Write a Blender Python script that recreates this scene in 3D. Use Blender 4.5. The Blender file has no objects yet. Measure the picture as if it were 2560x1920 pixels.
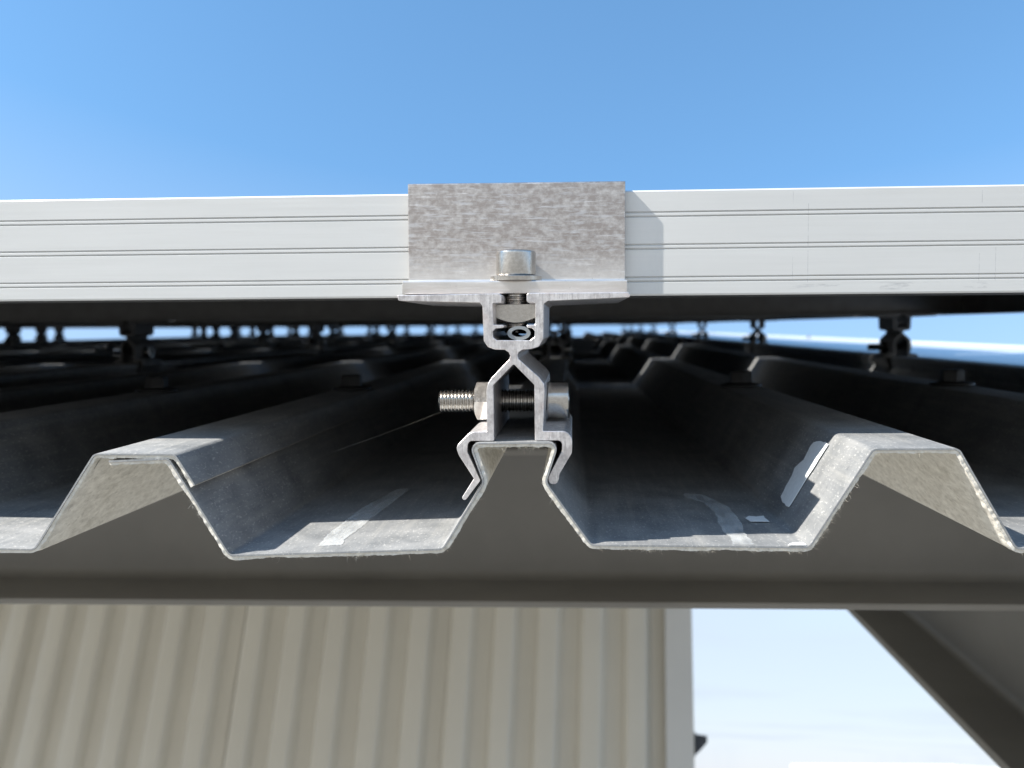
import bpy, bmesh, math, random
from mathutils import Matrix, Vector, noise

random.seed(7)
SC = bpy.context.scene
COL = SC.collection
MM = 0.001

# ----------------------------------------------------------------------------
# frames: "roof frame" = x along the eave, y up the slope along the ribs, z normal to the sheets
# ----------------------------------------------------------------------------
ROOF = Matrix(((0.99925052, 0.0, -0.03870907, 0.0),
               (-0.01655792, 0.90389575, -0.42743222, 0.0),
               (0.03498897, 0.42775281, 0.90321830, 5.0),
               (0, 0, 0, 1)))                       # a 25 degree roof, 5 m above the ground

# ---- camera ----------------------------------------------------------------
cam_d = bpy.data.cameras.new('camera')
cam = bpy.data.objects.new('camera', cam_d)
COL.objects.link(cam)
CAMR = Matrix(((0.99769539, -0.03066163, 0.06052904), (0.04475404, -0.37313954, -0.92669518), (0.05099976, 0.92726843, -0.37090737)))
cam.matrix_world = Matrix.Translation((0.01534785, -0.29709461, 4.93595473)) @ CAMR.to_4x4()
cam_d.sensor_width = 36.0
cam_d.lens = 33.75
cam_d.clip_start = 0.01
cam_d.clip_end = 3000.0
cam_d.dof.use_dof = True
cam_d.dof.focus_distance = 0.312
cam_d.dof.aperture_fstop = 16.5
SC.camera = cam

# ---- world, sun, exposure ----------------------------------------------------
SUN_DIR = Vector((-0.7003, -0.43802, 0.56366)).normalized()
SUN_EL = math.asin(SUN_DIR.z)
SUN_AZ = math.atan2(SUN_DIR.x, SUN_DIR.y)
world = bpy.data.worlds.new('World')
SC.world = world
world.use_nodes = True
wn, wl = world.node_tree.nodes, world.node_tree.links
bg = wn['Background']
sky = wn.new('ShaderNodeTexSky')
sky.sky_type = 'NISHITA'
sky.sun_disc = False
sky.sun_elevation = SUN_EL
sky.sun_rotation = SUN_AZ
sky.altitude = 100.0
sky.air_density = 1.1
sky.dust_density = 0.15
sky.ozone_density = 2.0
# thin high cloud, spread over the whole dome, thicker where one looks along the layer
tc = wn.new('ShaderNodeTexCoord')
sep = wn.new('ShaderNodeSeparateXYZ'); wl.new(tc.outputs['Generated'], sep.inputs[0])
zz = wn.new('ShaderNodeMath'); zz.operation = 'MAXIMUM'; wl.new(sep.outputs['Z'], zz.inputs[0]); zz.inputs[1].default_value = 0.03
dx = wn.new('ShaderNodeMath'); dx.operation = 'DIVIDE'; wl.new(sep.outputs['X'], dx.inputs[0]); wl.new(zz.outputs[0], dx.inputs[1])
dy = wn.new('ShaderNodeMath'); dy.operation = 'DIVIDE'; wl.new(sep.outputs['Y'], dy.inputs[0]); wl.new(zz.outputs[0], dy.inputs[1])
cmb = wn.new('ShaderNodeCombineXYZ'); wl.new(dx.outputs[0], cmb.inputs[0]); wl.new(dy.outputs[0], cmb.inputs[1])
cn = wn.new('ShaderNodeTexNoise'); cn.inputs['Scale'].default_value = 0.22; cn.inputs['Detail'].default_value = 6.0; cn.inputs['Roughness'].default_value = 0.55
wl.new(cmb.outputs[0], cn.inputs['Vector'])
cr = wn.new('ShaderNodeMapRange'); cr.inputs['From Min'].default_value = 0.48; cr.inputs['From Max'].default_value = 0.80
cr.inputs['To Min'].default_value = 0.0; cr.inputs['To Max'].default_value = 0.10
wl.new(cn.outputs['Fac'], cr.inputs['Value'])
path = wn.new('ShaderNodeMapRange'); path.inputs['From Min'].default_value = 0.13; path.inputs['From Max'].default_value = 0.55
path.inputs['To Min'].default_value = 1.0; path.inputs['To Max'].default_value = 0.03
wl.new(sep.outputs['Z'], path.inputs['Value'])
veil = wn.new('ShaderNodeMath'); veil.operation = 'ADD'; wl.new(cr.outputs[0], veil.inputs[0]); veil.inputs[1].default_value = 0.90
cf = wn.new('ShaderNodeMath'); cf.operation = 'MULTIPLY'; wl.new(veil.outputs[0], cf.inputs[0]); wl.new(path.outputs[0], cf.inputs[1])
cmix = wn.new('ShaderNodeMix'); cmix.data_type = 'RGBA'
hs = wn.new('ShaderNodeHueSaturation'); hs.inputs['Saturation'].default_value = 1.17; hs.inputs['Hue'].default_value = 0.493
wl.new(sky.outputs[0], hs.inputs['Color'])
wl.new(cf.outputs[0], cmix.inputs[0]); wl.new(hs.outputs[0], cmix.inputs[6]); cmix.inputs[7].default_value = (2.30, 2.60, 3.12, 1)
wl.new(cmix.outputs[2], bg.inputs['Color'])
bg.inputs['Strength'].default_value = 0.15

sun_d = bpy.data.lights.new('sun', 'SUN')
sun_d.energy = 5.0
sun_d.angle = math.radians(0.53)
sun_d.color = (1.0, 0.95, 0.87)
sun = bpy.data.objects.new('sun', sun_d)
COL.objects.link(sun)
sun.rotation_euler = (-SUN_DIR).to_track_quat('-Z', 'Y').to_euler()

SC.view_settings.view_transform = 'Standard'
SC.view_settings.look = 'None'
SC.view_settings.gamma = 1.0
SC.view_settings.use_curve_mapping = False
SC.view_settings.exposure = 1.0
SC.render.engine = 'CYCLES'
SC.cycles.use_denoising = True
SC.cycles.max_bounces = 6
SC.cycles.diffuse_bounces = 3
SC.cycles.glossy_bounces = 4
SC.cycles.transparent_max_bounces = 6
SC.cycles.caustics_reflective = True
SC.cycles.sample_clamp_indirect = 6.0

# ----------------------------------------------------------------------------
# materials
# ----------------------------------------------------------------------------
class NT:
    """small helper round one material's node tree"""
    def __init__(self, name):
        self.m = bpy.data.materials.new(name)
        self.m.use_nodes = True
        self.t = self.m.node_tree
        self.b = self.t.nodes['Principled BSDF']
        self.tc = self.t.nodes.new('ShaderNodeTexCoord')
    def n(self, typ, **kw):
        nd = self.t.nodes.new(typ)
        for k, v in kw.items():
            setattr(nd, k, v)
        return nd
    def l(self, a, b):
        self.t.links.new(a, b)
    def mapping(self, scale=(1, 1, 1), rot=(0, 0, 0), loc=(0, 0, 0)):
        mp = self.n('ShaderNodeMapping')
        mp.inputs['Scale'].default_value = scale
        mp.inputs['Rotation'].default_value = rot
        mp.inputs['Location'].default_value = loc
        self.l(self.tc.outputs['Object'], mp.inputs['Vector'])
        return mp.outputs[0]
    def noise(self, vec, scale, detail=4.0, rough=0.55):
        nd = self.n('ShaderNodeTexNoise')
        nd.inputs['Scale'].default_value = scale
        nd.inputs['Detail'].default_value = detail
        nd.inputs['Roughness'].default_value = rough
        self.l(vec, nd.inputs['Vector'])
        return nd.outputs['Fac']
    def rng(self, val, a, b, c, d):
        r = self.n('ShaderNodeMapRange')
        for k, v in zip(('From Min', 'From Max', 'To Min', 'To Max'), (a, b, c, d)):
            r.inputs[k].default_value = v
        self.l(val, r.inputs['Value'])
        return r.outputs[0]
    def math(self, op, a, b=None):
        m = self.n('ShaderNodeMath', operation=op)
        for i, v in enumerate((a, b)):
            if v is None:
                continue
            if isinstance(v, (int, float)):
                m.inputs[i].default_value = v
            else:
                self.l(v, m.inputs[i])
        return m.outputs[0]
    def mix(self, fac, a, b):
        m = self.n('ShaderNodeMix', data_type='RGBA')
        if isinstance(fac, (int, float)):
            m.inputs[0].default_value = fac
        else:
            self.l(fac, m.inputs[0])
        for i, v in ((6, a), (7, b)):
            if isinstance(v, (tuple, list)):
                m.inputs[i].default_value = (*v[:3], 1)
            else:
                self.l(v, m.inputs[i])
        return m.outputs[2]
    def color(self, c):
        if isinstance(c, (tuple, list)):
            self.b.inputs['Base Color'].default_value = (*c[:3], 1)
        else:
            self.l(c, self.b.inputs['Base Color'])
    def rough(self, r):
        if isinstance(r, (int, float)):
            self.b.inputs['Roughness'].default_value = r
        else:
            self.l(r, self.b.inputs['Roughness'])
    def bump(self, h, strength, dist):
        bp = self.n('ShaderNodeBump')
        bp.inputs['Strength'].default_value = strength
        bp.inputs['Distance'].default_value = dist
        self.l(h, bp.inputs['Height'])
        self.l(bp.outputs[0], self.b.inputs['Normal'])
    def set(self, **kw):
        for k, v in kw.items():
            self.b.inputs[k.replace('_', ' ')].default_value = v


def mat_sheet():
    k = NT('galvanised_sheet')
    v = k.mapping()
    big = k.noise(v, 60, 5, 0.6)
    fine = k.noise(k.mapping((1, 0.35, 1)), 1400, 3, 0.6)
    streak = k.noise(k.mapping((1, 0.06, 1)), 320, 4, 0.6)
    c = k.mix(k.rng(big, 0.3, 0.7, 0, 1), (0.325, 0.340, 0.352), (0.445, 0.450, 0.452))
    c = k.mix(k.rng(streak, 0.48, 0.75, 0, 0.5), c, (0.60, 0.59, 0.56))
    c = k.mix(k.rng(fine, 0.58, 0.72, 0, 0.8), c, (0.80, 0.79, 0.76))
    dirt = k.noise(k.mapping((1, 1, 1), loc=(3.1, 1.7, 0.2)), 26, 4, 0.6)
    c = k.mix(k.rng(dirt, 0.58, 0.74, 0, 0.4), c, (0.18, 0.185, 0.19))
    grit = k.noise(k.mapping((1, 0.5, 1), loc=(8, 3, 5)), 520, 4, 0.7)
    c = k.mix(k.rng(grit, 0.56, 0.70, 0, 0.28), c, (0.16, 0.168, 0.178))
    k.color(c)
    k.rough(k.rng(big, 0.3, 0.7, 0.64, 0.76))
    k.set(Metallic=0.94)
    k.bump(k.math('ADD', k.math('MULTIPLY', fine, 0.6), streak), 0.4, 0.0002)
    return k.m


def mat_flashing():
    k = NT('painted_flashing')
    c = k.mix(k.rng(k.noise(k.mapping((1, 0.1, 1)), 40, 4), 0.35, 0.7, 0, 1), (0.66, 0.68, 0.69), (0.74, 0.75, 0.75))
    k.color(c); k.rough(0.25); k.set(Metallic=0.35)
    return k.m


def mat_felt():
    k = NT('fleece_lining')
    v = k.mapping((1, 0.45, 1), rot=(0.3, 0.5, 0.6))
    a = k.noise(v, 420, 5, 0.65)
    b = k.noise(k.mapping(), 90, 4, 0.6)
    c = k.mix(k.rng(a, 0.3, 0.72, 0, 1), (0.55, 0.52, 0.46), (0.83, 0.80, 0.73))
    c = k.mix(k.rng(b, 0.58, 0.75, 0, 0.35), c, (0.40, 0.37, 0.31))
    sp = k.noise(k.mapping((1, 0.6, 1), loc=(5, 2, 1)), 520, 4, 0.6)
    c = k.mix(k.rng(sp, 0.56, 0.70, 0, 0.42), c, (0.30, 0.275, 0.23))
    k.color(c); k.rough(0.95)
    k.bump(a, 0.6, 0.0004)
    return k.m


def mat_fibre():
    k = NT('fleece_fibre')
    k.color((0.66, 0.61, 0.51)); k.rough(0.8)
    return k.m


def mat_extrusion():
    k = NT('mill_aluminium')
    saw = k.noise(k.mapping((1, 1, 0.10), rot=(0, 0.35, 0)), 1100, 5, 0.75)
    cloud = k.noise(k.mapping(), 330, 6, 0.7)
    c = k.mix(k.rng(cloud, 0.36, 0.64, 0, 1), (0.50, 0.475, 0.475), (0.82, 0.795, 0.79))
    c = k.mix(k.rng(saw, 0.55, 0.68, 0, 0.75), c, (0.30, 0.285, 0.29))
    c = k.mix(k.rng(saw, 0.45, 0.34, 0, 0.8), c, (0.92, 0.90, 0.89))
    c = k.mix(k.rng(k.noise(k.mapping(loc=(2, 7, 3)), 170, 3), 0.58, 0.72, 0, 0.25), c, (0.85, 0.66, 0.60))
    k.color(c); k.rough(k.rng(saw, 0.3, 0.7, 0.34, 0.52)); k.set(Metallic=0.78)
    k.bump(saw, 0.5, 0.00012)
    return k.m


def mat_bracket():
    k = NT('stained_aluminium')
    blot = k.noise(k.mapping((0.8, 1, 1.0), loc=(1.3, 0.2, 0.6)), 560, 5, 0.65)
    line = k.noise(k.mapping((0.05, 1, 1)), 1500, 5, 0.75)
    fleck = k.noise(k.mapping((0.20, 1, 1.6)), 600, 5, 0.65)
    spz = k.n('ShaderNodeSeparateXYZ'); k.l(k.tc.outputs['Object'], spz.inputs[0])
    hi = k.rng(spz.outputs['Z'], 0.0838, 0.0945, 0.12, 1.0)               # the stain sits on the upper half of the plate
    c = k.mix(k.math('MULTIPLY', k.rng(blot, 0.30, 0.58, 0.35, 1), hi), (0.70, 0.67, 0.635), (0.37, 0.325, 0.297))
    c = k.mix(k.math('MULTIPLY', k.rng(fleck, 0.54, 0.63, 0, 0.75), hi), c, (0.58, 0.565, 0.56))
    c = k.mix(k.rng(line, 0.57, 0.68, 0, 0.55), c, (0.80, 0.79, 0.78))
    c = k.mix(k.rng(line, 0.40, 0.32, 0, 0.3), c, (0.38, 0.35, 0.335))
    pit = k.noise(k.mapping(loc=(4, 1, 9)), 900, 3, 0.6)
    c = k.mix(k.rng(pit, 0.68, 0.75, 0, 0.6), c, (0.28, 0.26, 0.25))
    k.color(c); k.rough(k.rng(line, 0.3, 0.7, 0.30, 0.46)); k.set(Metallic=0.9)
    k.bump(line, 0.35, 0.0001)
    return k.m


def mat_steel(name='stainless_steel', base=(0.56, 0.535, 0.50), rough=0.20):
    k = NT(name)
    a = k.noise(k.mapping(), 900, 4, 0.7)
    c = k.mix(k.rng(a, 0.35, 0.7, 0, 1), tuple(x * 0.85 for x in base), tuple(min(1, x * 1.12) for x in base))
    k.color(c); k.rough(k.rng(a, 0.3, 0.7, rough * 0.8, rough * 1.3)); k.set(Metallic=1.0)
    k.bump(a, 0.05, 0.00004)
    return k.m


def mat_frame():
    k = NT('anodised_frame')
    band = k.noise(k.mapping((0.02, 0.02, 1)), 900, 4, 0.7)
    soft = k.noise(k.mapping((1, 1, 3)), 30, 3, 0.5)
    c = k.mix(k.rng(band, 0.3, 0.7, 0, 1), (0.65, 0.653, 0.64), (0.68, 0.683, 0.67))
    c = k.mix(k.rng(soft, 0.5, 0.8, 0, 0.35), c, (0.62, 0.625, 0.615))
    # pencil ticks and rubbed dirt on the outer face, further along from the clamp
    sp = k.n('ShaderNodeSeparateXYZ'); k.l(k.tc.outputs['Object'], sp.inputs[0])
    X, Z = sp.outputs['X'], sp.outputs['Z']
    tot = None
    brk = k.noise(k.mapping((1, 1, 1)), 260, 3, 0.7)
    for x0, z0, z1 in ((0.0915, 0.0050, 0.0125), (0.0965, 0.0040, 0.0145), (0.0915, 0.0300, 0.0340), (0.0965, 0.016, 0.030),
                       (0.1520, 0.004, 0.013), (0.1572, 0.004, 0.015), (0.1525, 0.0295, 0.0335)):
        ln = k.math('LESS_THAN', k.math('ABSOLUTE', k.math('SUBTRACT', X, x0)), 0.00008)
        ln = k.math('MULTIPLY', ln, k.math('MULTIPLY', k.math('GREATER_THAN', Z, z0), k.math('LESS_THAN', Z, z1)))
        ln = k.math('MULTIPLY', ln, k.rng(brk, 0.40, 0.58, 0.15, 0.95))
        tot = ln if tot is None else k.math('MAXIMUM', tot, ln)
    sc = k.noise(k.mapping((0.16, 1, 1)), 420, 5, 0.7)
    win = k.math('MULTIPLY', k.rng(Z, 0.0035, 0.0040, 1, 0), k.math('MULTIPLY', k.rng(X, 0.085, 0.10, 0, 1), k.rng(X, 0.155, 0.175, 1, 0)))
    win = k.math('MULTIPLY', win, k.rng(Z, 0.0010, 0.0016, 0, 1))
    tot = k.math('MAXIMUM', tot, k.math('MULTIPLY', win, k.rng(sc, 0.54, 0.66, 0, 0.9)))
    c = k.mix(k.math('MULTIPLY', tot, 0.42), c, (0.16, 0.17, 0.20))
    k.color(c); k.rough(k.rng(band, 0.3, 0.7, 0.36, 0.48)); k.set(Metallic=0.30)
    return k.m


def mat_laminate():
    k = NT('solar_cells')
    br = k.n('ShaderNodeTexBrick'); br.offset = 0.0; br.squash = 1.0
    k.l(k.mapping((1, 1, 1)), br.inputs['Vector'])
    br.inputs['Scale'].default_value = 1.0
    br.inputs['Brick Width'].default_value = 0.127; br.inputs['Row Height'].default_value = 0.127
    br.inputs['Mortar Size'].default_value = 0.0015
    br.inputs['Color1'].default_value = (0.012, 0.020, 0.060, 1); br.inputs['Color2'].default_value = (0.014, 0.022, 0.070, 1)
    br.inputs['Mortar'].default_value = (0.55, 0.56, 0.57, 1)
    k.color(br.outputs['Color']); k.rough(0.12); k.set(Coat_Weight=0.6, Coat_Roughness=0.03)
    return k.m


def simple(name, col, rough, metallic=0.0, var=0.12, scale=120):
    k = NT(name)
    a = k.noise(k.mapping(), scale, 5, 0.6)
    k.color(k.mix(k.rng(a, 0.3, 0.7, 0, 1), tuple(x * (1 - var) for x in col), tuple(min(1, x * (1 + var)) for x in col)))
    k.rough(rough); k.set(Metallic=metallic)
    k.bump(a, 0.08, 0.0003)
    return k.m


def mat_film():
    k = NT('peeled_film')
    a = k.noise(k.mapping(), 700, 4, 0.6)
    k.color(k.mix(k.rng(a, 0.35, 0.7, 0, 1), (0.80, 0.82, 0.82), (0.90, 0.91, 0.90)))
    k.rough(0.35)
    return k.m


def mat_thin_film():
    k = NT('thin_film_residue')
    a = k.noise(k.mapping((1, 0.3, 1)), 300, 4, 0.6)
    k.color((0.78, 0.80, 0.80)); k.rough(0.45)
    k.l(k.rng(a, 0.3, 0.7, 0.06, 0.30), k.b.inputs['Alpha'])
    return k.m


def mat_ground():
    k = NT('pale_concrete_yard')
    a = k.noise(k.mapping(), 0.6, 8, 0.6)
    b = k.noise(k.mapping(), 30, 4, 0.6)
    c = k.mix(k.rng(a, 0.3, 0.7, 0, 1), (0.22, 0.205, 0.18), (0.29, 0.27, 0.235))
    c = k.mix(k.rng(b, 0.55, 0.75, 0, 0.4), c, (0.13, 0.13, 0.12))
    k.color(c); k.rough(0.9)
    return k.m


M = dict(sheet=mat_sheet(), flash=mat_flashing(), felt=mat_felt(), fibre=mat_fibre(), ext=mat_extrusion(), bracket=mat_bracket(),
         steel=mat_steel(), steel2=mat_steel('zinc_steel', (0.50, 0.50, 0.49), 0.34), frame=mat_frame(), lam=mat_laminate(), film=mat_film(),
         thin=mat_thin_film(), ground=mat_ground(),
         back=simple('panel_backsheet', (0.05, 0.05, 0.05), 0.6), jbox=simple('black_plastic', (0.02, 0.02, 0.02), 0.5),
         rubber=simple('grey_rubber', (0.24, 0.26, 0.27), 0.6, var=0.06, scale=500), epdm=simple('black_rubber', (0.02, 0.02, 0.02), 0.7),
         purlin=simple('grey_brown_steel_paint', (0.232, 0.222, 0.204), 0.32, var=0.12, scale=9),
         rafter=simple('dark_steel_paint', (0.19, 0.184, 0.172), 0.45, var=0.1, scale=10),
         clad=simple('beige_cladding_paint', (0.655, 0.622, 0.54), 0.30, var=0.03, scale=5),
         trim=simple('white_cladding_paint', (0.64, 0.632, 0.60), 0.4, var=0.03, scale=5),
         dark=simple('dark_grey_plastic', (0.045, 0.05, 0.06), 0.5), white=simple('white_roof_membrane', (0.82, 0.82, 0.80), 0.6, var=0.04, scale=1),
         render=simple('pale_render', (0.60, 0.58, 0.54), 0.8, var=0.05, scale=2), silk=simple('spider_silk', (0.55, 0.52, 0.45), 0.35),
         screw=simple('shaded_screw_metal', (0.05, 0.05, 0.05), 0.45, 0.5), shadeframe=simple('shaded_frame_metal', (0.30, 0.29, 0.28), 0.5, 0.95, 0.1, 60), shadeext=simple('shaded_aluminium', (0.20, 0.195, 0.19), 0.5, 0.85, 0.2, 300), glassd=simple('dark_window_glass', (0.03, 0.035, 0.04), 0.1))  # screw, inner frame and far clamp colours have shade darkened into them

# ----------------------------------------------------------------------------
# geometry helpers (profiles in millimetres)
# ----------------------------------------------------------------------------
def fillet(pts, r, closed=False, seg=4):
    """round the corners of a polyline; each point may carry its own radius as third value"""
    n = len(pts)
    out = []
    for i, p in enumerate(pts):
        rr = p[2] if len(p) > 2 else r
        P = Vector(p[:2])
        if (not closed and i in (0, n - 1)) or rr <= 0:
            out.append(tuple(P)); continue
        A = Vector(pts[(i - 1) % n][:2]); B = Vector(pts[(i + 1) % n][:2])
        a, b = (A - P), (B - P)
        la, lb = a.length, b.length
        if la < 1e-6 or lb < 1e-6:
            continue
        a /= la; b /= lb
        ang = math.acos(max(-1, min(1, a.dot(b))))
        if ang > math.radians(176):
            out.append(tuple(P)); continue
        t = min(rr / math.tan(ang / 2), la * 0.45, lb * 0.45)
        r2 = t * math.tan(ang / 2)
        c = P + (a + b).normalized() * (r2 / math.sin(ang / 2))
        s0 = P + a * t - c; s1 = P + b * t - c
        a0 = math.atan2(s0.y, s0.x); da = math.atan2(s1.y, s1.x) - a0
        while da > math.pi: da -= 2 * math.pi
        while da < -math.pi: da += 2 * math.pi
        for j in range(seg + 1):
            w = a0 + da * j / seg
            out.append((c.x + r2 * math.cos(w), c.y + r2 * math.sin(w)))
    return out


def offset(line, d):
    """offset an open polyline to its right-hand side by d"""
    out = []
    n = len(line)
    for i in range(n):
        p = Vector(line[i])
        t0 = (p - Vector(line[i - 1])) if i > 0 else None
        t1 = (Vector(line[i + 1]) - p) if i < n - 1 else None
        if t0 is None: t0 = t1
        if t1 is None: t1 = t0
        t0 = t0.normalized(); t1 = t1.normalized()
        n0 = Vector((t0.y, -t0.x)); n1 = Vector((t1.y, -t1.x))
        m = n0 + n1
        if m.length < 1e-6: m = n0
        m.normalize()
        k = d / max(0.5, m.dot(n0))
        out.append((p.x + m.x * k, p.y + m.y * k))
    return out


def finish(me, angle=35):
    me.validate()
    me.shade_smooth()
    me.set_sharp_from_angle(angle=math.radians(angle))
    return me


def mesh_obj(name, me, mat, parent=None):
    o = bpy.data.objects.new(name, me)
    COL.objects.link(o)
    if mat is not None and not me.materials:
        me.materials.append(mat)
    if parent is not None:
        o.parent = parent
    return o


def from_bm(name, bm, mat, parent=None, angle=35):
    bmesh.ops.recalc_face_normals(bm, faces=bm.faces)
    me = bpy.data.meshes.new(name)
    bm.to_mesh(me); bm.free()
    finish(me, angle)
    return mesh_obj(name, me, mat, parent)


def prism_bm(poly, a, b, axis='y', scale=MM, bevel=0.0, cuts=0):
    """closed profile (mm) swept from a to b (mm). axis y: profile is (x,z); axis x: profile is (y,z)"""
    bm = bmesh.new()
    def vert(p, t):
        return bm.verts.new((p[0] * scale, t * scale, p[1] * scale) if axis == 'y' else (t * scale, p[0] * scale, p[1] * scale))
    n = len(poly)
    rows = [[vert(p, a + (b - a) * j / (cuts + 1)) for p in poly] for j in range(cuts + 2)]
    v0, v1 = rows[0], rows[-1]
    f0 = bm.faces.new(v0); f1 = bm.faces.new(list(reversed(v1)))
    for ra, rb in zip(rows, rows[1:]):
        for i in range(n):
            bm.faces.new((ra[i], rb[i], rb[(i + 1) % n], ra[(i + 1) % n]))
    bmesh.ops.recalc_face_normals(bm, faces=bm.faces)
    if bevel > 0:
        ed = set(f0.edges) | set(f1.edges)
        bmesh.ops.bevel(bm, geom=list(ed), offset=bevel * scale, segments=1, profile=0.5, affect='EDGES', clamp_overlap=True)
    bmesh.ops.triangulate(bm, faces=[f for f in bm.faces if len(f.verts) > 4])
    return bm


def add_prism(bm, poly, a, b, axis='y'):
    o = prism_bm(poly, a, b, axis)
    me = bpy.data.meshes.new('t'); o.to_mesh(me); o.free()
    bm.from_mesh(me); bpy.data.meshes.remove(me)


def add_box(bm, x0, x1, y0, y1, z0, z1, s=1.0):
    vs = [bm.verts.new((x * s, y * s, z * s)) for x in (x0, x1) for y in (y0, y1) for z in (z0, z1)]
    for f in ((0, 1, 3, 2), (4, 6, 7, 5), (0, 4, 5, 1), (2, 3, 7, 6), (0, 2, 6, 4), (1, 5, 7, 3)):
        bm.faces.new([vs[i] for i in f])


def lathe_bm(prof, seg=48, rad=None, close=True):
    """prof: (axial, radius) in mm, axis +z; rad(theta, radius, index) may reshape the section"""
    bm = bmesh.new()
    rings = []
    for k, (h, r) in enumerate(prof):
        ring = []
        for i in range(seg):
            t = 2 * math.pi * i / seg
            hh, rr = (h, r) if rad is None else rad(t, h, r, k)
            ring.append(bm.verts.new((rr * math.cos(t) * MM, rr * math.sin(t) * MM, hh * MM)))
        rings.append(ring)
    for a, b in zip(rings, rings[1:]):
        for i in range(seg):
            bm.faces.new((a[i], a[(i + 1) % seg], b[(i + 1) % seg], b[i]))
    if close:
        bm.faces.new(rings[0]); bm.faces.new(rings[-1])
    return bm


def tag(o, label, cat, group=None, kind=None):
    o['label'] = label; o['category'] = cat
    if group: o['group'] = group
    if kind: o['kind'] = kind
    return o


def empty(name, m):
    o = bpy.data.objects.new(name, None)
    o.empty_display_size = 0.01
    COL.objects.link(o)
    o.matrix_world = m
    return o


def roof_at(x, y, z, roll=0.0):
    return ROOF @ Matrix.Translation((x * MM, y * MM, z * MM)) @ Matrix.Rotation(roll, 4, 'Y')


def copy_tree(o, parent=None):
    c = o.copy(); COL.objects.link(c)
    if parent is not None:
        c.parent = parent
    for ch in o.children:
        copy_tree(ch, c)
    return c


def axis_rot(o, axis):
    if axis == 'x':
        o.rotation_euler = (0, math.radians(90), 0)


# ----------------------------------------------------------------------------
# ground and what stands behind
# ----------------------------------------------------------------------------
bm = bmesh.new()
N = 24
vs = [[bm.verts.new(((i / N - 0.5) * 1600, (j / N - 0.5) * 1600, 0)) for j in range(N + 1)] for i in range(N + 1)]
for i in range(N):
    for j in range(N):
        bm.faces.new((vs[i][j], vs[i + 1][j], vs[i + 1][j + 1], vs[i][j + 1]))
ground = from_bm('ground', bm, M['ground'])
ground['kind'] = 'structure'

# corrugated hall below the roof -------------------------------------------------
hall = empty('clad_building', Matrix.Translation((0.330, 2.130, 0.0)) @ Matrix.Rotation(math.radians(-3.9), 4, 'Z'))
tag(hall, 'beige corrugated steel wall under the roof with a pale corner trim', 'building')
PIT, DEP, WTOP = 0.108, 0.026, 5.70
def clad_panel(k):
    """one sheet of five ribs; local x runs to the left of the corner"""
    x1 = -0.062 - k * 5 * PIT
    line = [(x1 + 0.0005, 0.0)]
    for i in range(5):
        b = x1 - i * PIT
        line += [(b - 0.036, 0.0), (b - 0.050, DEP), (b - 0.092, DEP), (b - 0.106, 0.0)]
    line[-1] = (line[-1][0] - 0.001, 0.0)
    line = [(a * 1000, -c * 1000) for a, c in line]
    line = fillet(line, 5.0, seg=3)
    back = offset(line, -1.0)
    y0 = 3.0 * (k % 2)
    poly = [(a, c + y0) for a, c in line] + [(a, c + y0) for a, c in reversed(back)]
    bm = bmesh.new()
    z0, z1 = 0.0, WTOP
    lo = [bm.verts.new((p[0] * MM, p[1] * MM, z0)) for p in poly]
    hi = [bm.verts.new((p[0] * MM, p[1] * MM, z1)) for p in poly]
    n = len(poly)
    for i in range(n):
        bm.faces.new((lo[i], lo[(i + 1) % n], hi[(i + 1) % n], hi[i]))
    return from_bm('cladding_panel', bm, M['clad'], hall, 30)
for k in range(6):
    clad_panel(k)
bm = bmesh.new()
L = [(-0.064, -0.012), (-0.064, -0.034), (0.0, -0.034), (0.0, 0.20), (-0.002, 0.20), (-0.002, -0.032), (-0.062, -0.032), (-0.062, -0.012)]
lo = [bm.verts.new((a, b, 0.0)) for a, b in L]; hi = [bm.verts.new((a, b, WTOP)) for a, b in L]
for i in range(len(L)):
    bm.faces.new((lo[i], lo[(i + 1) % len(L)], hi[(i + 1) % len(L)], hi[i]))
bm.faces.new(lo); bm.faces.new(hi)
from_bm('corner_trim', bm, M['trim'], hall, 30)
bm = bmesh.new()
add_box(bm, -3.28, -0.003, 0.010, 0.19, 0.0, WTOP - 0.01)
from_bm('wall_core', bm, M['render'], hall)

fit = empty('wall_fitting', Matrix.Translation((0.332, 2.13, 5.01)) @ Matrix.Rotation(math.radians(-3.9), 4, 'Z'))
tag(fit, 'small dark grey wedge-shaped fitting on the corrugated wall corner', 'wall fitting')
bm = bmesh.new()
add_prism(bm, [(0, -24), (9, -18), (29, 4), (29, 19), (0, 22)], -20, 40, 'y')
from_bm('housing', bm, M['dark'], fit)
bm = bmesh.new()
add_prism(bm, [(-0.2, -27), (2, -27), (2, 26), (-0.2, 26)], -24, 46, 'y')
from_bm('back_plate', bm, M['dark'], fit)

# white-roofed hall far off, its roof line just enters the lower right of the view
far = empty('distant_hall', Matrix.Translation((17.2, 44.0, 0.0)) @ Matrix.Rotation(math.radians(8), 4, 'Z'))
tag(far, 'distant white flat-roofed hall low on the horizon beside the sloping beam', 'building')
bm = bmesh.new(); add_box(bm, -0.5, 26, 0, 18, 0, 5.38); from_bm('wall', bm, M['render'], far)
bm = bmesh.new(); add_box(bm, -0.8, 26.3, -0.3, 18.3, 5.39, 5.98); from_bm('roof', bm, M['white'], far)
for i in range(7):
    bm = bmesh.new(); add_box(bm, -0.5 + i * 3.6, 1.5 + i * 3.6, -0.04, 0.02, 2.2, 3.7); from_bm('window', bm, M['glassd'], far)

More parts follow.
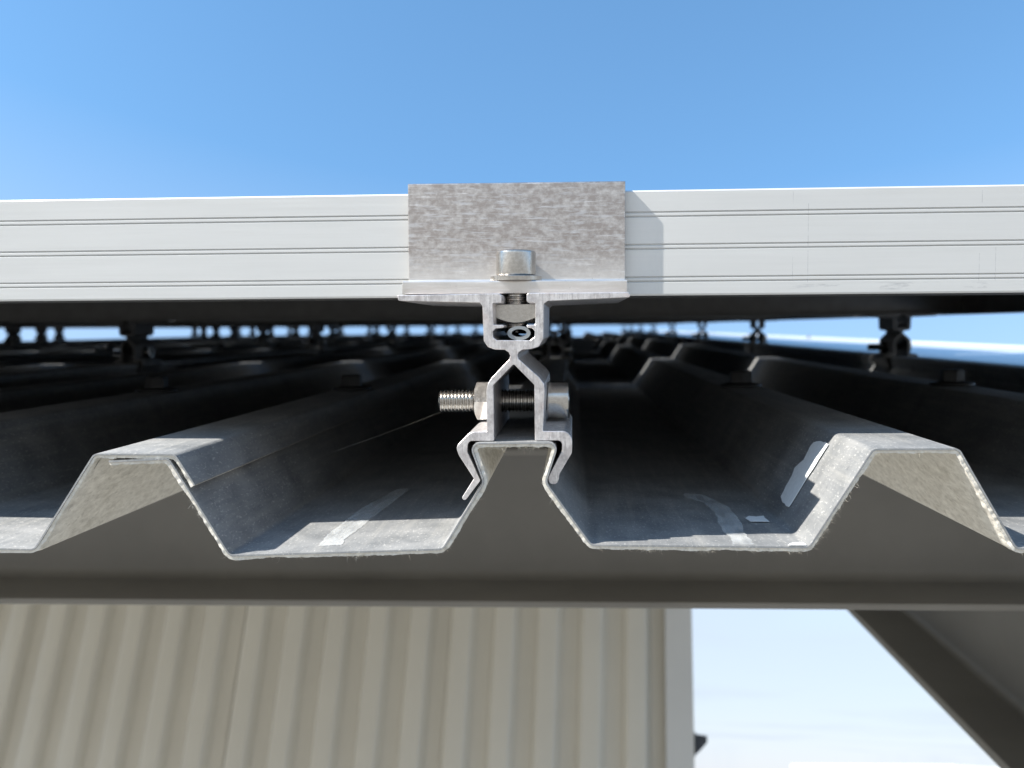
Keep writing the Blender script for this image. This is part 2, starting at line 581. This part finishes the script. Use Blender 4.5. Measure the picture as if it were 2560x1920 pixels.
# ----------------------------------------------------------------------------
# steelwork under the roof
# ----------------------------------------------------------------------------
# rolled I-beam across under the sheets: flange edges to the front, web set back; profile in (y,z)
yw, zt, zb, hw, tf = 324.0, -3.2, -99.4, 54.0, 4.2
prof = [(yw - hw, zt), (yw + hw, zt), (yw + hw, zt - tf), (yw + 2.2, zt - tf, 7), (yw + 2.2, zb + tf, 7), (yw + hw, zb + tf), (yw + hw, zb), (yw - hw, zb), (yw - hw, zb + tf),
        (yw - 2.2, zb + tf, 7), (yw - 2.2, zt - tf, 7), (yw - hw, zt - tf)]
o = from_bm('steel_purlin', prism_bm(fillet(prof, 1.0, True, 4), -2600, 620, 'x', cuts=24), M['purlin'])
o.matrix_world = ROOF
tag(o, 'grey brown steel purlin running across under the cut edge of the roof', 'beam')

bm = bmesh.new()
xr, zt, zb = 392.0, -102.0, -262.0
prof = [(xr - 60, zt), (xr + 60, zt), (xr + 60, zt - 8), (xr + 3, zt - 8, 8), (xr + 3, zb + 8, 8), (xr + 60, zb + 8), (xr + 60, zb), (xr - 60, zb), (xr - 60, zb + 8),
        (xr - 3, zb + 8, 8), (xr - 3, zt - 8, 8), (xr - 60, zt - 8)]
o = from_bm('steel_rafter', prism_bm(fillet(prof, 0.8, True), 120, 6300, 'y', cuts=24), M['rafter'])
o.matrix_world = ROOF
tag(o, 'dark painted steel I-beam rafter sloping down out of the lower corner', 'beam')

# ----------------------------------------------------------------------------
# roof sheets
# ----------------------------------------------------------------------------
roof = empty('roof_sheeting', ROOF)
tag(roof, 'galvanised trapezoidal metal roof sheeting with fleece underside and cut front edge', 'roof', kind='thing')
RLEN = 6500.0
PITCH = 122.0
def trap(c):
    return [(c - 31, 0), (c - 13, 30.6), (c + 13, 30.6), (c + 31, 0)]
def grip(c):
    return [(c - 23.4, 0.0), (c - 10.2, 20.2), (c - 13.9, 32.7), (c + 13.6, 32.7), (c + 10.0, 20.2), (c + 23.4, 0.6)]
sheet_b = [(-130, 27.6), (-110.3, 28.4), (-91.3, -2.8), (-23.2, -0.5), (-10.1, 20.4), (-14.5, 32.9), (13.9, 33.0), (9.7, 20.4), (23.5, 0.9),
           (90.0, 0.4), (108.9, 30.6), (134.4, 30.6), (151.8, 0.2)] + trap(244) + grip(375) + [(420, 0), (440, 0)]
def left_ribs(k0, k1):
    pts = []
    for k in range(k1, k0, -1):
        pts += grip(-PITCH * k) if k % 3 == 1 else trap(-PITCH * k)
    return pts
sheet_a = [(-10 * PITCH - 8, 29.0), (-10 * PITCH + 12, 29.0), (-10 * PITCH + 30.2, -1)] + left_ribs(1, 9) + \
          [(-155.9, -1.0), (-134.9, 29.9), (-108.2, 29.7), (-102.0, 19.8)]
sheet_c = [(-2640, 0)] + left_ribs(10, 21)[0:] + trap(-PITCH * 10)[:3] + [(-10 * PITCH + 20, 19.6)]

def build_sheet(pts, seed):
    line = fillet(pts, 2.4, seg=4)
    low = offset(line, 0.55)
    prof = line + list(reversed(low))
    n = len(prof)
    ys = [0.0, 20.0, 60.0, 140.0, 260.0, 420.0] + [610.0 + 235.6 * j for j in range(25)] + [RLEN]
    bm = bmesh.new()
    rows = [[bm.verts.new((p[0] * MM, y * MM, p[1] * MM)) for p in prof] for y in ys]
    for a, b in zip(rows, rows[1:]):
        for i in range(n):
            bm.faces.new((a[i], b[i], b[(i + 1) % n], a[(i + 1) % n]))
    m = len(line)
    for r in (rows[0], rows[-1]):
        for i in range(m - 1):
            bm.faces.new((r[i], r[i + 1], r[n - 2 - i], r[n - 1 - i]))
    sh = from_bm('roof_sheet', bm, M['sheet'], roof, 25)
    # fleece glued to the underside, its cut edge frayed
    rnd = random.Random(seed)
    dense = []
    for p, q in zip(low, low[1:]):
        d = (Vector(q) - Vector(p)).length
        near = -200 < p[0] < 260
        k = max(1, int(d / (0.45 if near else 12)))
        for i in range(k):
            dense.append((p[0] + (q[0] - p[0]) * i / k, p[1] + (q[1] - p[1]) * i / k))
    dense.append(low[-1])
    up = offset(dense, 0.06)
    bm = bmesh.new()
    fy = [0.0, 1.2, 4.0]
    tops, bots = [], []
    for r, y in enumerate(fy):
        T, B = [], []
        dn = None
        for i, p in enumerate(up):
            # unit normal towards the underside
            a = up[max(0, i - 1)]; b = up[min(len(up) - 1, i + 1)]
            t = (Vector(b) - Vector(a)).normalized(); nn = Vector((t.y, -t.x))
            base = 0.95 + 0.45 * noise.noise((p[0] * 0.10, p[1] * 0.10, y * 0.05 + seed))
            jit = 0.26 * noise.noise((p[0] * 0.5, p[1] * 0.5, seed + y)) + rnd.uniform(-0.07, 0.08)
            th = max(0.35, base + jit)
            yo = y + (0.22 * noise.noise((p[0] * 0.6, p[1] * 0.6, seed + 9)) + rnd.uniform(-0.05, 0.05) + 0.3 if r == 0 else 0.0)
            T.append(bm.verts.new((p[0] * MM, yo * MM, p[1] * MM)))
            q = Vector(p) + nn * th
            B.append(bm.verts.new((q.x * MM, (yo + (rnd.uniform(0.05, 0.2) if r == 0 else 0)) * MM, q.y * MM)))
        tops.append(T); bots.append(B)
    c = len(up)
    for r in range(len(fy) - 1):
        for i in range(c - 1):
            bm.faces.new((bots[r][i], bots[r][i + 1], bots[r + 1][i + 1], bots[r + 1][i]))
    for i in range(c - 1):
        bm.faces.new((tops[0][i], tops[0][i + 1], bots[0][i + 1], bots[0][i]))
    coarse = offset(low, 1.0)
    cy = [3.8, 20.0, 60.0, 140.0, 260.0, 420.0] + [700.0 + 290 * j for j in range(20)]
    grid = [[bm.verts.new((p[0] * MM, y * MM, p[1] * MM)) for p in coarse] for y in cy]
    for ra, rb in zip(grid, grid[1:]):
        for i in range(len(coarse) - 1):
            bm.faces.new((ra[i], ra[i + 1], rb[i + 1], rb[i]))
    fe = from_bm('felt_lining', bm, M['felt'], sh, 60)
    # loose fibres standing out of the cut edge
    bm = bmesh.new()
    for i in range(1, c - 1):
        if not (-190 < up[i][0] < 260):
            continue
        dens = 0.25 + 6.5 * max(0.0, noise.noise((up[i][0] * 0.11, up[i][1] * 0.11, seed + 3)) - 0.02)
        k = int(dens + rnd.random())
        a, b = up[i - 1], up[i + 1]
        t = (Vector(b) - Vector(a)).normalized(); nn = Vector((t.y, -t.x))
        for _ in range(k):
            th = rnd.uniform(0.2, 1.25)
            s = Vector((up[i][0] + nn.x * th, rnd.uniform(-0.1, 0.6), up[i][1] + nn.y * th))
            ln = rnd.choice((0.35, 0.5, 0.6, 0.8, 1.0, 1.9)) * rnd.uniform(0.6, 1.2)
            d = Vector((nn.x + rnd.gauss(0, 0.8) + t.x * rnd.gauss(0, 0.8), rnd.uniform(-1.1, 0.1), nn.y + rnd.gauss(0, 0.6) + t.y * rnd.gauss(0, 0.5))).normalized()
            w = 0.040
            pr = None
            for sgm in range(4):
                ctr = s + d * (ln * sgm / 3) * (1 - 0.0)
                d = (d + Vector((rnd.gauss(0, 0.22), rnd.gauss(0, 0.15), rnd.gauss(0, 0.22) - 0.04))).normalized()
                ww = w * (1 - 0.25 * sgm)
                tri = [bm.verts.new(((ctr.x + ww * math.cos(x)) * MM, (ctr.y + ww * 0.5 * math.sin(2 * x)) * MM, (ctr.z + ww * math.sin(x)) * MM)) for x in (0, 2.1, 4.2)]
                if pr:
                    for j in range(3):
                        bm.faces.new((pr[j], pr[(j + 1) % 3], tri[(j + 1) % 3], tri[j]))
                pr = tri
    fb = from_bm('felt_fibres', bm, M['fibre'], sh, 80)
    fb['kind'] = 'stuff'
    return sh
build_sheet(sheet_b, 1)
build_sheet(sheet_a, 2)
build_sheet(sheet_c, 3)

# verge flashing along the far side
line = fillet([(396, 12), (397, 31.2), (420, 31.8), (560, 33.6), (600, 34.2), (604, 38.0), (608, 34.5), (608, -120)], 1.5, seg=3)
fl = from_bm('verge_flashing', prism_bm(line + list(reversed(offset(line, 0.8))), 300, RLEN, 'y', cuts=24), M['flash'], roof)
def flashing_screw(y):
    bm = lathe_bm([(-2, 3.0), (0.0, 5.5), (1.4, 5.5), (1.5, 3.4), (5.5, 3.4), (6.0, 2.6)], 14)
    o = from_bm('rivet', bm, M['steel2'], fl); o.location = (0.597, y * MM, 0.0345); return o
for y in (900, 1500, 2100, 2900, 3700, 4500):
    flashing_screw(y)

# roofing screws on the rib crowns, over the purlins
def hexr(af, cham):
    def f(t, h, r, k):
        seg = math.pi / 3
        tt = (t + seg / 2) % seg - seg / 2
        return h, min(r, af / 2 / math.cos(tt))
    return f
def screw_mesh():
    bm = lathe_bm([(0.0, 12.2), (0.6, 12.6), (1.6, 12.4), (1.7, 10.8), (2.6, 8.0), (2.7, 7.4)], 32, close=True)
    hb = lathe_bm([(2.65, 7.2), (8.8, 7.2), (9.8, 5.9)], 36, hexr(12.2, 0))
    me = bpy.data.meshes.new('t'); hb.to_mesh(me); hb.free(); bm.from_mesh(me)
    return bm
s0 = None
def roof_screw(x, y, z):
    global s0
    if s0 is None:
        s0 = from_bm('roof_screw', screw_mesh(), M['screw'], roof, 30)  # screw metal coloured near black to carry the shade under the panels
        o = s0
    else:
        o = s0.copy(); COL.objects.link(o)
    o.location = (x * MM, y * MM, z * MM)
roof_screw(121, 300, 30.7); roof_screw(246, 296, 30.7); roof_screw(-123, 310, 29.9)
for k in (2, 3, 5, 6, 8, 9, 11, 12):
    roof_screw(-PITCH * k, 296 + random.uniform(-6, 6), 30.7)
for yy in (1722, 3322):
    for x in (121, 244, -123, -244, -366, -610, -732, -976):
        roof_screw(x, yy + random.uniform(-6, 6), 30.7)

# ----------------------------------------------------------------------------
# roof clamp gripping the middle rib
# ----------------------------------------------------------------------------
BODY = [(-36.4, 78.7), (-36.2, 79.0), (-4.3, 79.1), (-3.7, 78.4), (-3.8, 76.2), (-6.6, 76.2), (-6.4, 69.4), (-3.2, 69.4), (-3.1, 68.5), (-5.7, 68.3), (-6.6, 67.4), (-6.5, 65.6), (-5.3, 64.6),
        (5.0, 64.5), (6.4, 65.6), (6.5, 67.4), (5.6, 68.3), (4.0, 68.4), (4.0, 69.3), (6.7, 69.3), (6.8, 76.1), (4.4, 76.2), (4.1, 76.7), (4.1, 78.6), (4.5, 79.1), (35.5, 78.9),
        (36.0, 78.3), (35.8, 77.4), (10.6, 76.6), (9.4, 75.8), (9.1, 64.9), (7.6, 62.5), (5.3, 61.8), (2.6, 61.6), (1.4, 60.9), (1.0, 59.9), (1.3, 58.8), (7.8, 52.9), (9.2, 51.0), (9.4, 49.0),
        (8.7, 36.2), (17.8, 36.0, 4.6), (17.7, 29.3, 2.5), (13.7, 22.6, 1.5), (13.5, 21.0), (13.1, 20.0), (12.4, 19.5), (11.6, 19.4), (10.8, 19.7), (10.3, 20.4), (10.2, 21.4), (10.8, 22.9), (14.6, 30.0, 1.5),
        (14.7, 33.2, 1.6), (6.2, 33.2), (6.2, 50.6), (-0.2, 57.2), (-6.6, 50.7), (-6.6, 33.2), (-15.0, 33.2, 1.6), (-15.1, 29.7, 1.5), (-11.1, 20.7), (-15.7, 14.7),
        (-16.5, 14.5), (-17.0, 15.3), (-13.1, 21.3), (-17.7, 28.6, 2.5), (-18.7, 31.4, 2.5), (-14.1, 36.0, 3.0), (-8.8, 36.1), (-8.8, 49.1), (-8.3, 51.2), (-7.1, 53.0), (-1.6, 58.6),
        (-1.2, 59.7), (-1.7, 60.9), (-3.0, 61.7), (-6.1, 61.8), (-8.2, 62.6), (-9.4, 64.4), (-9.7, 75.2), (-10.6, 76.4), (-36.0, 77.3)]
def thread(a, b, r, pitch=1.25):
    prof = [(a, r - 0.75)]
    h = a
    while h < b - 1e-6:
        prof += [(h + pitch * 0.15, r - 0.62), (h + pitch * 0.44, r), (h + pitch * 0.56, r), (h + pitch * 0.85, r - 0.62)]
        h += pitch
    prof.append((b, r - 0.75))
    return prof
def nut_bm(h0, h1, af, sides, c0=True, c1=True):
    a = math.pi / sides
    rin = af / 2
    def f(t, h, r, k):
        tt = (t + a) % (2 * a) - a
        R = rin / math.cos(tt)
        if k == 0: return h, rin * 0.97
        if k == 1: return h + (R - rin * 0.97) * 0.62 * (1 if c0 else 0), R
        if k == 2: return h - (R - rin * 0.97) * 0.62 * (1 if c1 else 0), R
        return h, rin * 0.97
    return lathe_bm([(h0, 1), (h0 + 0.02, 1), (h1 - 0.02, 1), (h1, 1)], 96, f)
def cap_head(h0, h1, r):
    """socket head: bevelled rim and a hexagonal recess"""
    ap = 3.05 / math.cos(math.pi / 6)
    prof = [(h0, r - 0.25), (h0 + 0.3, r), (h1 - 0.9, r), (h1 - 0.35, r - 0.18), (h1, r - 0.75), (h1, 3.9), (h1 - 0.3, 3.4), (h1 - 4.0, 3.4)]
    hx = hexr(6.0, 0)
    def f(t, h, rr, k):
        return (h, rr) if k < 6 else hx(t, h, rr * 2, k)
    return lathe_bm(prof, 60, f)

def build_clamp(name, m, fine=True):
    t = empty(name, m)
    poly = fillet(BODY, 0.45, True, 5 if fine else 1)
    from_bm('clamp_body', prism_bm(poly, 2.0 if fine else -25.0, 75.0 if fine else 25.0, 'y', bevel=0.14 if fine else 0), M['ext'] if fine else M['shadeext'], t, 40)  # far clamps get a darker aluminium copy with the shade in its colour
    yb, zb = (36.5 if fine else 0.0), 43.2
    bolt = from_bm('clamping_bolt', lathe_bm(thread(-28.3, 9.0, 3.97) if fine else [(-28.3, 3.8), (9.0, 3.8)], 40 if fine else 12), M['steel'], t, 30)
    bolt.location = (0, yb * MM, zb * MM); axis_rot(bolt, 'x')
    head = from_bm('bolt_head', cap_head(9.45, 16.9, 6.5), M['steel'], bolt, 30)
    nut = from_bm('hex_nut', nut_bm(-15.4, -8.85, 13.0, 6), M['steel'], t, 25)
    nut.location = (0, yb * MM, zb * MM); nut.rotation_euler = (math.radians(8), math.radians(90), 0)
    return t
clamp = build_clamp('roof_clamp', roof_at(0, 0, 0))
tag(clamp, 'uncoated aluminium roof clamp gripping the middle rib below the end bracket', 'roof clamp', 'roof clamps on the ribs')
sn = from_bm('slot_nut', nut_bm(70.0, 76.0, 13.0, 4, True, False), M['steel'], clamp, 25)
sn.location = (0, 21.5 * MM, 0)
tube_out = [(1.5 + 3.6 * math.cos(a), 66.75 + 2.2 * math.sin(a)) for a in [2 * math.pi * i / 40 for i in range(40)]]
tube_in = [(1.55 + 2.35 * math.cos(a), 66.8 + 1.2 * math.sin(a)) for a in [2 * math.pi * i / 40 for i in range(40)]]
bm = bmesh.new()
rings = []
for pr, y in ((tube_in, 40.0), (tube_in, 2.9), (tube_out, 2.9), (tube_out, 40.0)):
    rings.append([bm.verts.new((p[0] * MM, y * MM, p[1] * MM)) for p in pr])
for a, b in zip(rings, rings[1:]):
    for i in range(40):
        bm.faces.new((a[i], a[(i + 1) % 40], b[(i + 1) % 40], b[i]))
from_bm('rubber_tube', bm, M['rubber'], clamp, 40)

# ----------------------------------------------------------------------------
# end bracket that holds the panel edge
# ----------------------------------------------------------------------------
br = empty('end_bracket', roof_at(0, 0, 0))
ROLL = Matrix.Translation((0, 0, 79.4 * MM)) @ Matrix.Rotation(0.008, 4, 'Y') @ Matrix.Translation((0, 0, -79.4 * MM))
br.matrix_world = ROOF @ ROLL
tag(br, 'stained aluminium end bracket with upright plate in front of the panel edge', 'bracket')
prof = [(15, 79.5, 0.3), (28, 79.5, 0.3), (30.7, 80.2, 0.6), (30.7, 114.75, 0.3), (38.5, 114.75, 0.3), (38.5, 117.0, 0.4), (28.0, 117.0, 0.5), (28.0, 83.7, 1.2), (15, 83.7, 0.4)]
from_bm('bracket_plate', prism_bm(fillet(prof, 0.3, True, 3), -37.1, 35.8, 'x', bevel=0.18), M['bracket'], br, 40)
w = from_bm('washer', lathe_bm([(83.75, 8.2), (83.9, 8.5), (85.2, 8.5), (85.4, 8.2)], 48), M['steel'], br, 30)
w.location = (-0.3 * MM, 21.5 * MM, 0)
bo = from_bm('bracket_bolt', lathe_bm(thread(66.5, 84.0, 3.97), 40), M['steel'], br, 30)
bo.location = (-0.3 * MM, 21.5 * MM, 0)
from_bm('bolt_head', cap_head(85.6, 93.7, 6.55), M['steel'], bo, 30)

# ----------------------------------------------------------------------------
# solar panels
# ----------------------------------------------------------------------------
PW, PD, PH = 1580.0, 770.0, 35.2
def rail_profile():
    """outer face at v=0 looking along -v; (v, z) from the bottom; grooves in pairs"""
    face = [(0.35, 0.0), (0.0, 0.6)]
    for zc in (5.5, 16.4, 27.2):
        for c in (zc - 0.72, zc + 0.72):
            face += [(0.0, c - 0.42), (0.55, c - 0.04), (0.55, c + 0.06), (0.0, c + 0.30)]
    face += [(0.0, PH - 0.5), (0.4, PH)]
    return face + [(8.0, PH), (8.0, PH - 1.6), (1.9, PH - 1.6), (1.9, 1.7), (26.0, 1.7), (26.0, 0.0)]
RP = rail_profile()
def shade_inner_faces(me):
    """anodised coat on the outer face and top lip only, metal coloured darker for shade on the hidden inner faces"""
    me.materials.append(M['shadeframe'])  # darker copy carries the shade under the panels in its colour
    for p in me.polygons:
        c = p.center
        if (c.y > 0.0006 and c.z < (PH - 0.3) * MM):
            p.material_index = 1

bm_l = prism_bm(RP, -PW / 2, PW / 2, 'x', cuts=30)
long_me = from_bm('frame_rail', bm_l, M['frame'], None, 20).data
bm_s = prism_bm(RP, -PD / 2 + 2.1, PD / 2 - 2.1, 'x', cuts=14)
short_me = from_bm('frame_rail', bm_s, M['frame'], None, 20).data
shade_inner_faces(long_me); shade_inner_faces(short_me)
for o in [o for o in COL.objects if o.name.startswith('frame_rail')]:
    bpy.data.objects.remove(o)
# the front rail carries the pencil marks: its mesh origin sits at the clamp
def build_panel(x0, y0, z0, roll, label, group):
    t = empty('solar_panel', ROOF @ Matrix.Translation((0, 0, z0 * MM)) @ Matrix.Rotation(roll, 4, 'Y') @ Matrix.Translation((0, y0 * MM, 0)))
    tag(t, label, 'solar panel', group)
    cx = x0 + PW / 2
    fr = long_me.copy(); fr.transform(Matrix.Translation((cx * MM, 0, 0)))
    mesh_obj('frame_rail', fr, M['frame'], t)
    o = mesh_obj('frame_rail', long_me, M['frame'], t); o.location = (cx * MM, PD * MM, 0); o.rotation_euler = (0, 0, math.pi)
    for sx, rz in ((-1, -math.pi / 2), (1, math.pi / 2)):
        o = mesh_obj('frame_rail', short_me, M['frame'], t)
        o.location = ((cx + sx * PW / 2) * MM, PD / 2 * MM, 0); o.rotation_euler = (0, 0, rz)
    bm = bmesh.new(); add_box(bm, -PW / 2 + 2.2, PW / 2 - 2.2, 2.2, PD - 2.2, PH - 6.2, PH - 1.9, MM)
    o = from_bm('laminate', bm, M['lam'], t); o.location = (cx * MM, 0, 0)
    bm = bmesh.new(); add_box(bm, -PW / 2 + 2.4, PW / 2 - 2.4, 2.4, PD - 2.4, PH - 6.6, PH - 6.3, MM)
    o = from_bm('backsheet', bm, M['back'], t); o.location = (cx * MM, 0, 0)
    bm = bmesh.new(); add_box(bm, -70, 70, 240, 340, PH - 22, PH - 6.7, MM)
    o = from_bm('junction_box', bm, M['jbox'], t); o.location = (cx * MM, 0, 0)
    return t
COLS = (-1130.0, -2730.0)
ORD = ('one', 'two', 'three', 'four', 'five', 'six', 'seven', 'eight', 'nine')
ROWP = 790.0
p0 = build_panel(COLS[0], 31.0, 78.95, 0.005, 'solar panel with pale grooved aluminium frame held by the end bracket', 'solar panels')
def panel_copy(x, y, z, label):
    c = copy_tree(p0)
    c.matrix_world = ROOF @ Matrix.Translation((0, 0, z * MM)) @ Matrix.Rotation(0.005, 4, 'Y') @ Matrix.Translation(((x - COLS[0]) * MM, y * MM, 0))
    c['label'] = label
for r in range(8):
    for ci, cx in enumerate(COLS):
        if r == 0 and ci == 0:
            continue
        if r == 0:
            lab = 'solar panel in the front row beyond the left edge of the bracketed one'
        else:
            lab = 'dark underside of the solar panel in row %s, %s' % (ORD[r], ('directly behind the bracketed panel' if ci == 0 else 'one column further left'))
        panel_copy(cx, 31.0 + r * ROWP, 78.95, lab)

# clamps between the further rows ------------------------------------------------
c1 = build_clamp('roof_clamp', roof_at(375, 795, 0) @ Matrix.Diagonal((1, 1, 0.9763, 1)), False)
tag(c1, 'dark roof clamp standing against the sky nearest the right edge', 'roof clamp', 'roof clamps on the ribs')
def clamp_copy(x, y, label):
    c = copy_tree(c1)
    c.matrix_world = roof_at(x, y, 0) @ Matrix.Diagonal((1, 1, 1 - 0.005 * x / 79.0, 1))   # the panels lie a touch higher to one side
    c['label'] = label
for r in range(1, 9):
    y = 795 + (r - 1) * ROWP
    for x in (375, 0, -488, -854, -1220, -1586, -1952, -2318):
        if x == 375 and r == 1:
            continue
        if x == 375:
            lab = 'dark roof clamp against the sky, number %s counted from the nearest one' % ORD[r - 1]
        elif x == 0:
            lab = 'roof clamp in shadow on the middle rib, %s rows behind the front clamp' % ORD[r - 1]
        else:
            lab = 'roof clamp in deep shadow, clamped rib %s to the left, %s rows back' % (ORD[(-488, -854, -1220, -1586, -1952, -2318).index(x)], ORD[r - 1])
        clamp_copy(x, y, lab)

# ----------------------------------------------------------------------------
# scraps of protective film left on the sheets, and one white glint piece
# ----------------------------------------------------------------------------
def scrap(name, pts3, mat, label, thick=0.12, nrm=(0, 0, 1), cat='film scrap'):
    """a curled flake: rim points in roof mm, given a real thickness"""
    bm = bmesh.new()
    nn = Vector(nrm).normalized()
    lo = [bm.verts.new(Vector(p) * MM) for p in pts3]
    hi = [bm.verts.new((Vector(p) + nn * thick) * MM) for p in pts3]
    bm.faces.new(lo); bm.faces.new(list(reversed(hi)))
    n = len(lo)
    for i in range(n):
        bm.faces.new((lo[i], lo[(i + 1) % n], hi[(i + 1) % n], hi[i]))
    bmesh.ops.triangulate(bm, faces=[f for f in bm.faces if len(f.verts) > 4])
    o = from_bm(name, bm, mat, None, 20)
    o.matrix_world = ROOF
    return tag(o, label, cat)
def rough_edge(pts, amp=0.35, step=1.6):
    out = []
    n = len(pts)
    for i in range(n):
        a, b = Vector(pts[i]), Vector(pts[(i + 1) % n])
        k = max(1, int((b - a).length / step))
        for j in range(k):
            p = a.lerp(b, j / k)
            out.append((p.x + random.uniform(-amp, amp), p.y + random.uniform(-amp, amp)))
    return out
# on the wall of the right-hand rib: s along the wall from its foot, y into the roof
A = Vector((90.0, 0.4)); E = (Vector((108.9, 30.6)) - A).normalized(); NW = (-E.y, 0, E.x)
ws = [(29.6, 57.0), (30.6, 52.5), (31.4, 44.0), (31.0, 39.6), (17.0, 39.3), (5.4, 38.4), (5.4, 48.0), (6.7, 54.0), (10.6, 55.8), (15.0, 56.6), (18.1, 59.5), (22.4, 55.2), (27.7, 57.6)]
ws = [(p[0], p[1]) for p in rough_edge(ws, 0.22, 1.8)]
scrap('film_scrap_or_glint', [(A.x + E.x * s + NW[0] * 0.5, y, A.y + E.y * s + NW[2] * 0.5) for s, y in ws], M['film'],
      'white torn film scrap on the sloping side of the rib, half in sun', 0.15, NW)
scrap('film_scrap_or_glint', [(x, y, 0.95) for x, y in rough_edge([(78.1, 41.1), (79.8, 45.0), (82.3, 43.7), (85.1, 45.6), (84.6, 41.1), (85.2, 35.2), (79.0, 35.4)], 0.2, 2.5)], M['film'],
      'tiny pale torn film flake on the valley floor below the larger scrap', 0.12)
scrap('film_scrap_or_glint', [(x, y, 0.75) for x, y in rough_edge([(83.6, 0.3), (85.2, 3.0), (86.8, 4.0), (89.3, 4.4), (89.3, 0.3)], 0.12, 1.2)], M['film'],  # white piece standing in for a sun glint on the bent edge
      'tiny white flake put in as a glint at the cut edge beside the rib foot', 0.10)
scrap('film_strip', [(x, y, 0.92) for x, y in rough_edge([(67.2, 0.4), (67.9, 12.7), (66.8, 20.9), (68.9, 50.6), (67.6, 72.1), (61.8, 81.5), (62.1, 91.4), (70.1, 88.3), (75.7, 63.2), (75.3, 35.1), (73.6, 17.6), (73.5, 11.2), (73.6, 0.4)], 0.35, 2.2)],
      M['thin'], 'thin whitish film strip peeling along the valley between clamp and rib', 0.08, cat='film strip')
def zl(x): return -2.8 + (x + 91.3) * (2.3 / 68.1) + 0.25
scrap('film_strip', [(x, y, zl(x)) for x, y in rough_edge([(-64.9, 8.0), (-66.2, 25.1), (-65.6, 49.9), (-65.1, 72.9), (-62.4, 92.8), (-58.4, 118.0), (-52.8, 116.0), (-55.0, 80.6), (-56.8, 50.8), (-57.2, 35.6), (-58.5, 18.2), (-57.2, 9.0)], 0.35, 2.2)],
      M['thin'], 'thin whitish film strip stuck in the valley next to the lapped rib', 0.08, cat='film strip')

# spider threads ---------------------------------------------------------------
def silk(a, b, sag, label):
    a, b = Vector(a), Vector(b)
    bm = bmesh.new(); pr = None
    for i in range(15):
        t = i / 14
        c = a.lerp(b, t) - Vector((0, 0, sag * 4 * t * (1 - t)))
        ring = [bm.verts.new((c + Vector((0, math.cos(x), math.sin(x))) * 0.008) * MM) for x in (0, 2.1, 4.2)]
        if pr:
            for j in range(3):
                bm.faces.new((pr[j], pr[(j + 1) % 3], ring[(j + 1) % 3], ring[j]))
        pr = ring
    o = from_bm('spider_thread', bm, M['silk']); o.matrix_world = ROOF
    tag(o, label, 'spider thread')
silk((-27.4, 36.5, 39.6), (-72.0, 52.0, 23.0), 0.4, 'fine spider thread hanging from the bolt tip over the left valley')
silk((24.8, 20.0, 76.8), (12.0, 70.0, 66.0), 0.3, 'fine spider thread under the bracket beside the clamp body')
